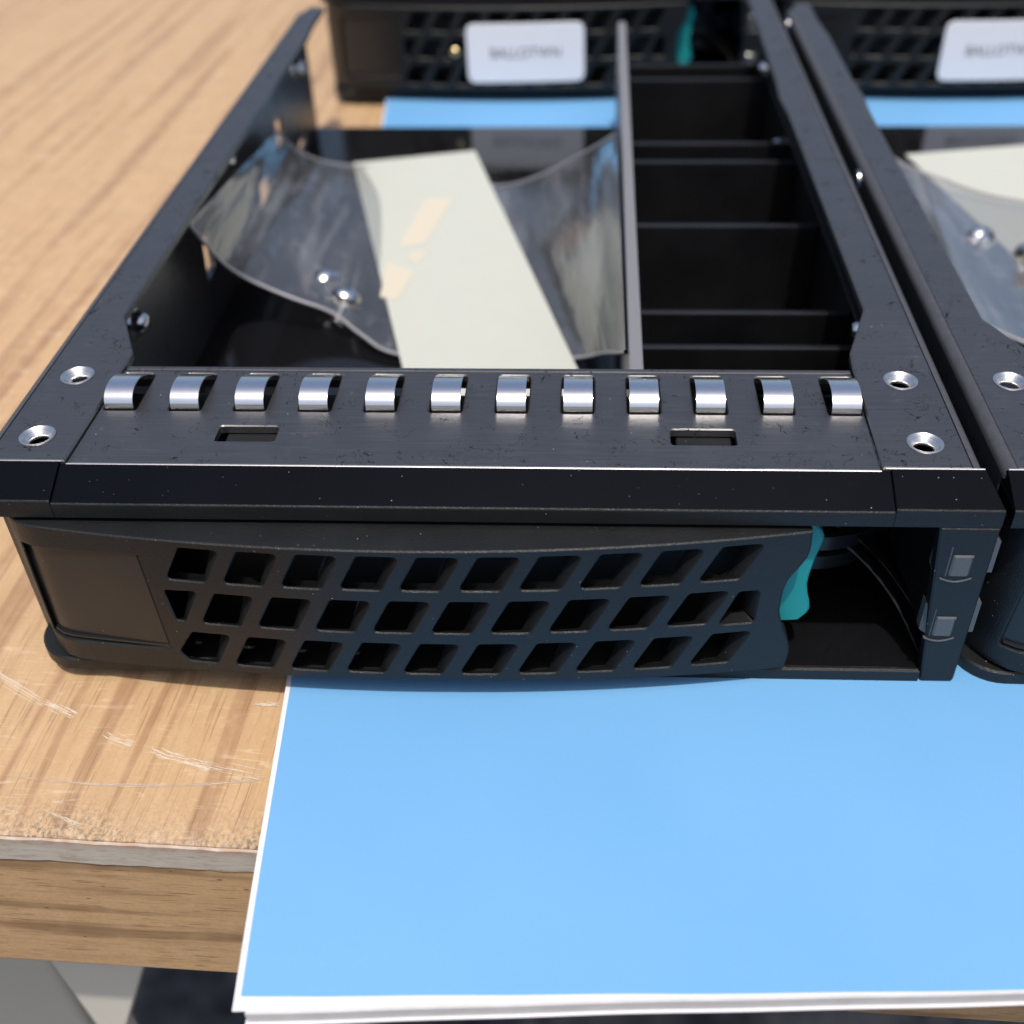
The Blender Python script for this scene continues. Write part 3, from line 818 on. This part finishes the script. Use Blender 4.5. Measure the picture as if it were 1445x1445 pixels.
pr.build('printed_face', M_BLUE, card, (A[0], A[1], 1.86), smooth=0)
bd = MB(); bd.plate(dense([(-31.1, 50.25), (41.6, 54.1), (182, 60.25), (159.5, 350), (-56, 343)], 4), [], 1.55, lambda u, v, w: (u, v, 1.83 - w + sag(u, v)), bev=.05, grid=SGRID)
board = bd.build('foam_board', M_FOAM, None, (-31.1, 51.3, .1), smooth=0)
tag(board, 'white foam board directly beneath the blue card, its front edge showing', 'board')
ls = MB(); ls.plate(dense([(-31.3, 49.95), (41.6, 53.8), (182, 59.95), (182, 64), (-31.3, 60)], 2), [], .14, lambda u, v, w: (u, v, .26 - w + sag(u, v)), bev=.02, grid=SGRID)
ls.build('bottom_liner', M_WHITE, board, (-31.1, 51.3, .1), smooth=0)

tr = math.radians(-2.15)
bench = empty('workbench', (-48, 69.1, 0)); bench.rotation_euler = (0, 0, tr)
tp = MB(); tp.plate([(-800, 0.35), (700, 0.35), (700, 760), (-800, 760)], [], 1.0, lambda u, v, w: (u, v, 0 - w), bev=.25)
tp.build('tabletop', M_WOOD, bench, (0, 0, 0), smooth=0)
es = MB()
xs = list(np.arange(-150, 151, 1.5)); 
prev = None
for x in xs:
    w = .06 * math.sin(x * .5) + .06 * math.sin(x * 1.7 + 1) + random.uniform(-.07, .07)
    ring = [(x, .33, -.42 + w * .5), (x, .02, -.5 + w), (x, -.02, -4.2 + w), (x, .3, -4.32)]
    if prev: es.add(prev + ring, [(0, 1, 5, 4), (1, 2, 6, 5), (2, 3, 7, 6)])
    prev = ring
es.box(-800, -150, 0, .3, -4.3, -.4); es.box(150, 700, 0, .3, -4.3, -.4)
es.build('edge_strip', M_LAMI, bench, smooth=30)
eb = MB(); eb.box(-800, 700, .25, 760, -27.2, -4.34)
eb.build('edge_band', M_EDGE, bench, smooth=0, bevel=.6)
for x0, x1, x2, x3, y, m, n in ((-64, -47, -55, -51, 50, M_LEG, 'leg'),):
    lg = MB(); z0, z1 = -27.3, -719
    ring = [(-31.5, -6.8, -27.3), (-27.6, -23.2, -69.3), (-27.2, -23.0, -90), (-27, -23.0, -719)]
    for (xa, xb, za), (xc, xd, zc) in zip(ring[:-1], ring[1:]):
        lg.add([(xa, 12, za), (xb, 12, za), (xb, 15, za), (xa, 15, za), (xc, 12, zc), (xd, 12, zc), (xd, 15, zc), (xc, 15, zc)],
               [(0, 1, 5, 4), (1, 2, 6, 5), (2, 3, 7, 6), (3, 0, 4, 7)])
    lg.build('leg', M_LEG, bench, smooth=0, bevel=.4)
pnl = MB(); pnl.box(-300, -98, 80, 96, -719, -27.3)
pnl.build('side_panel', M_LEGD, bench, smooth=0, bevel=2)
tag(bench, 'scratched oak laminate workbench with a pale grey worn front edge', 'workbench')
# long scratches worn into the laminate: chains of short broken flecks
sm = MB()
def flecks(path, wmax, gap, jitter):
    P = catmull([(x, y, 0) for x, y in path], 14)
    ca, sa = math.cos(-tr), math.sin(-tr)
    n = len(P); lo = 0
    for k in range(int(n * 1.1)):
        i = random.randrange(n - 3); j = min(n - 1, i + random.randint(4, 16))
        if random.random() < gap: continue
        o = random.gauss(0, jitter); w = random.uniform(.15, .42) * wmax; seg = P[i:j + 1]
        L_, Rr_ = [], []
        for q, c in enumerate(seg):
            d = P[min(i + q + 1, n - 1)] - P[max(i + q - 1, 0)]; d = d / np.linalg.norm(d); nrm = np.array((-d[1], d[0], 0))
            t = q / max(1, len(seg) - 1); ww = w * math.sin(math.pi * (.12 + .76 * t)) * random.uniform(.5, 1.2); oo = o + random.uniform(-.03, .03)
            L_.append(c + nrm * (oo + ww / 2)); Rr_.append(c + nrm * (oo - ww / 2))
        flecks.z += .0004; vs = []
        for c in L_ + Rr_:
            X, Y = c[0] + 48, c[1] - 69.1
            vs.append((X * ca - Y * sa, X * sa + Y * ca, flecks.z))
        m_ = len(seg); sm.add(vs, [(q, q + 1, m_ + q + 1, m_ + q) for q in range(m_ - 1)])
flecks.z = .01
flecks([(-76, 95), (-72.5, 92.7), (-66, 89)], .28, .35, .35)
flecks([(-66, 89), (-63.5, 87.9), (-60.8, 86.6)], .35, .1, .3)
flecks([(-56.5, 84.2), (-54.5, 83.1), (-52.4, 82.4)], .35, .1, .3)
flecks([(-50.2, 81.9), (-48, 80.9), (-45.6, 80.2), (-42.3, 79.2)], .42, .1, .35)
flecks([(-45, 80), (-40, 78.9), (-36.2, 78.1)], .25, .25, .5)
flecks([(-68, 78), (-61, 77.1), (-53, 76.7), (-46, 76.7), (-40, 77.2), (-35.6, 77.9)], .10, .15, .12)
flecks([(-60.5, 73.6), (-57, 72.2), (-54.5, 71.2)], .14, .1, .1)
flecks([(-39.5, 88.6), (-36.4, 88.9)], .35, .1, .15)
s_o = sm.build('scratch', simple('bare_scratch', (.56, .47, .37), .7), bench, smooth=0, doubles=False)
s_o['kind'] = 'stuff'
ck = MB(); ck.plate(rounded([(-1.6, -.9), (1.8, -.7), (1.5, 1.0), (-1.2, .8)], .5), [], .01, lambda u, v, w: (u - 46.0, v + 140, .016 - w), bev=.002)
ck.build('paint_fleck', M_WHITE, bench, smooth=0)

gm = ground_mat()
g = MB(); g.add([(-20000, -20000, -720), (20000, -20000, -720), (20000, 20000, -720), (-20000, 20000, -720)], [(0, 1, 2, 3)])
tag(g.build('ground', gm, None, (0, 0, -720), smooth=0), kind='structure')

# ------------------------------------------------------------------ camera
cam = bpy.data.cameras.new('camera'); co = bpy.data.objects.new('camera', cam); col.objects.link(co); scn.camera = co
f_px, pit, yaw, roll, ppx = 1577.6, .683314, .0485545, -.0199432, 763.787
cp, sp = math.cos(pit), math.sin(pit); cy, sy = math.cos(yaw), math.sin(yaw); cr_, sr_ = math.cos(roll), math.sin(roll)
R0 = np.array([[1, 0, 0], [0, -sp, -cp], [0, cp, -sp]]); Ry = np.array([[cy, sy, 0], [-sy, cy, 0], [0, 0, 1]]); Rr = np.array([[cr_, -sr_, 0], [sr_, cr_, 0], [0, 0, 1]])
Rw = Rr @ R0 @ Ry                     # world -> camera (x right, y down, z forward)
Mx = Matrix([[Rw[0][i], -Rw[1][i], -Rw[2][i]] for i in range(3)]).to_4x4()
Mx.translation = Vector((0, 0, 103 * MM))
co.matrix_world = Mx
cam.sensor_width = 36; cam.sensor_fit = 'HORIZONTAL'; cam.lens = f_px / 1445 * 36
cam.shift_x = -(ppx - 722.5) / 1445; cam.shift_y = 0
cam.clip_start = .003; cam.clip_end = 100
cam.dof.use_dof = True; cam.dof.focus_distance = .127; cam.dof.aperture_fstop = 20

# ------------------------------------------------------------------ light
EL, AZ = math.radians(70), math.radians(-84)          # sun in front of the caddies, a touch to the right
d = Vector((math.cos(EL) * math.cos(AZ), math.cos(EL) * math.sin(AZ), math.sin(EL)))
sun = bpy.data.lights.new('sun', 'SUN'); sun.energy = 3.6; sun.angle = math.radians(1.4); sun.color = (1, .95, .87)
so = bpy.data.objects.new('sun', sun); col.objects.link(so)
so.rotation_euler = d.to_track_quat('Z', 'Y').to_euler(); so.location = d * 2
w = bpy.data.worlds.new('World'); scn.world = w; w.use_nodes = True
nt = w.node_tree; bg = nt.nodes['Background']
sky = nt.nodes.new('ShaderNodeTexSky'); sky.sky_type = 'NISHITA'; sky.sun_disc = False
sky.sun_elevation = EL; sky.sun_rotation = math.atan2(d.x, d.y); sky.dust_density = 4.5; sky.air_density = 1.0
nt.links.new(sky.outputs[0], bg.inputs['Color']); bg.inputs['Strength'].default_value = .15

vs = scn.view_settings; vs.view_transform = 'Standard'; vs.look = 'None'; vs.gamma = 1; vs.use_curve_mapping = False
vs.exposure = -0.07
scn.cycles.max_bounces = 10; scn.cycles.transparent_max_bounces = 16
scn.cycles.use_denoising = True; scn.cycles.caustics_reflective = False; scn.cycles.caustics_refractive = False
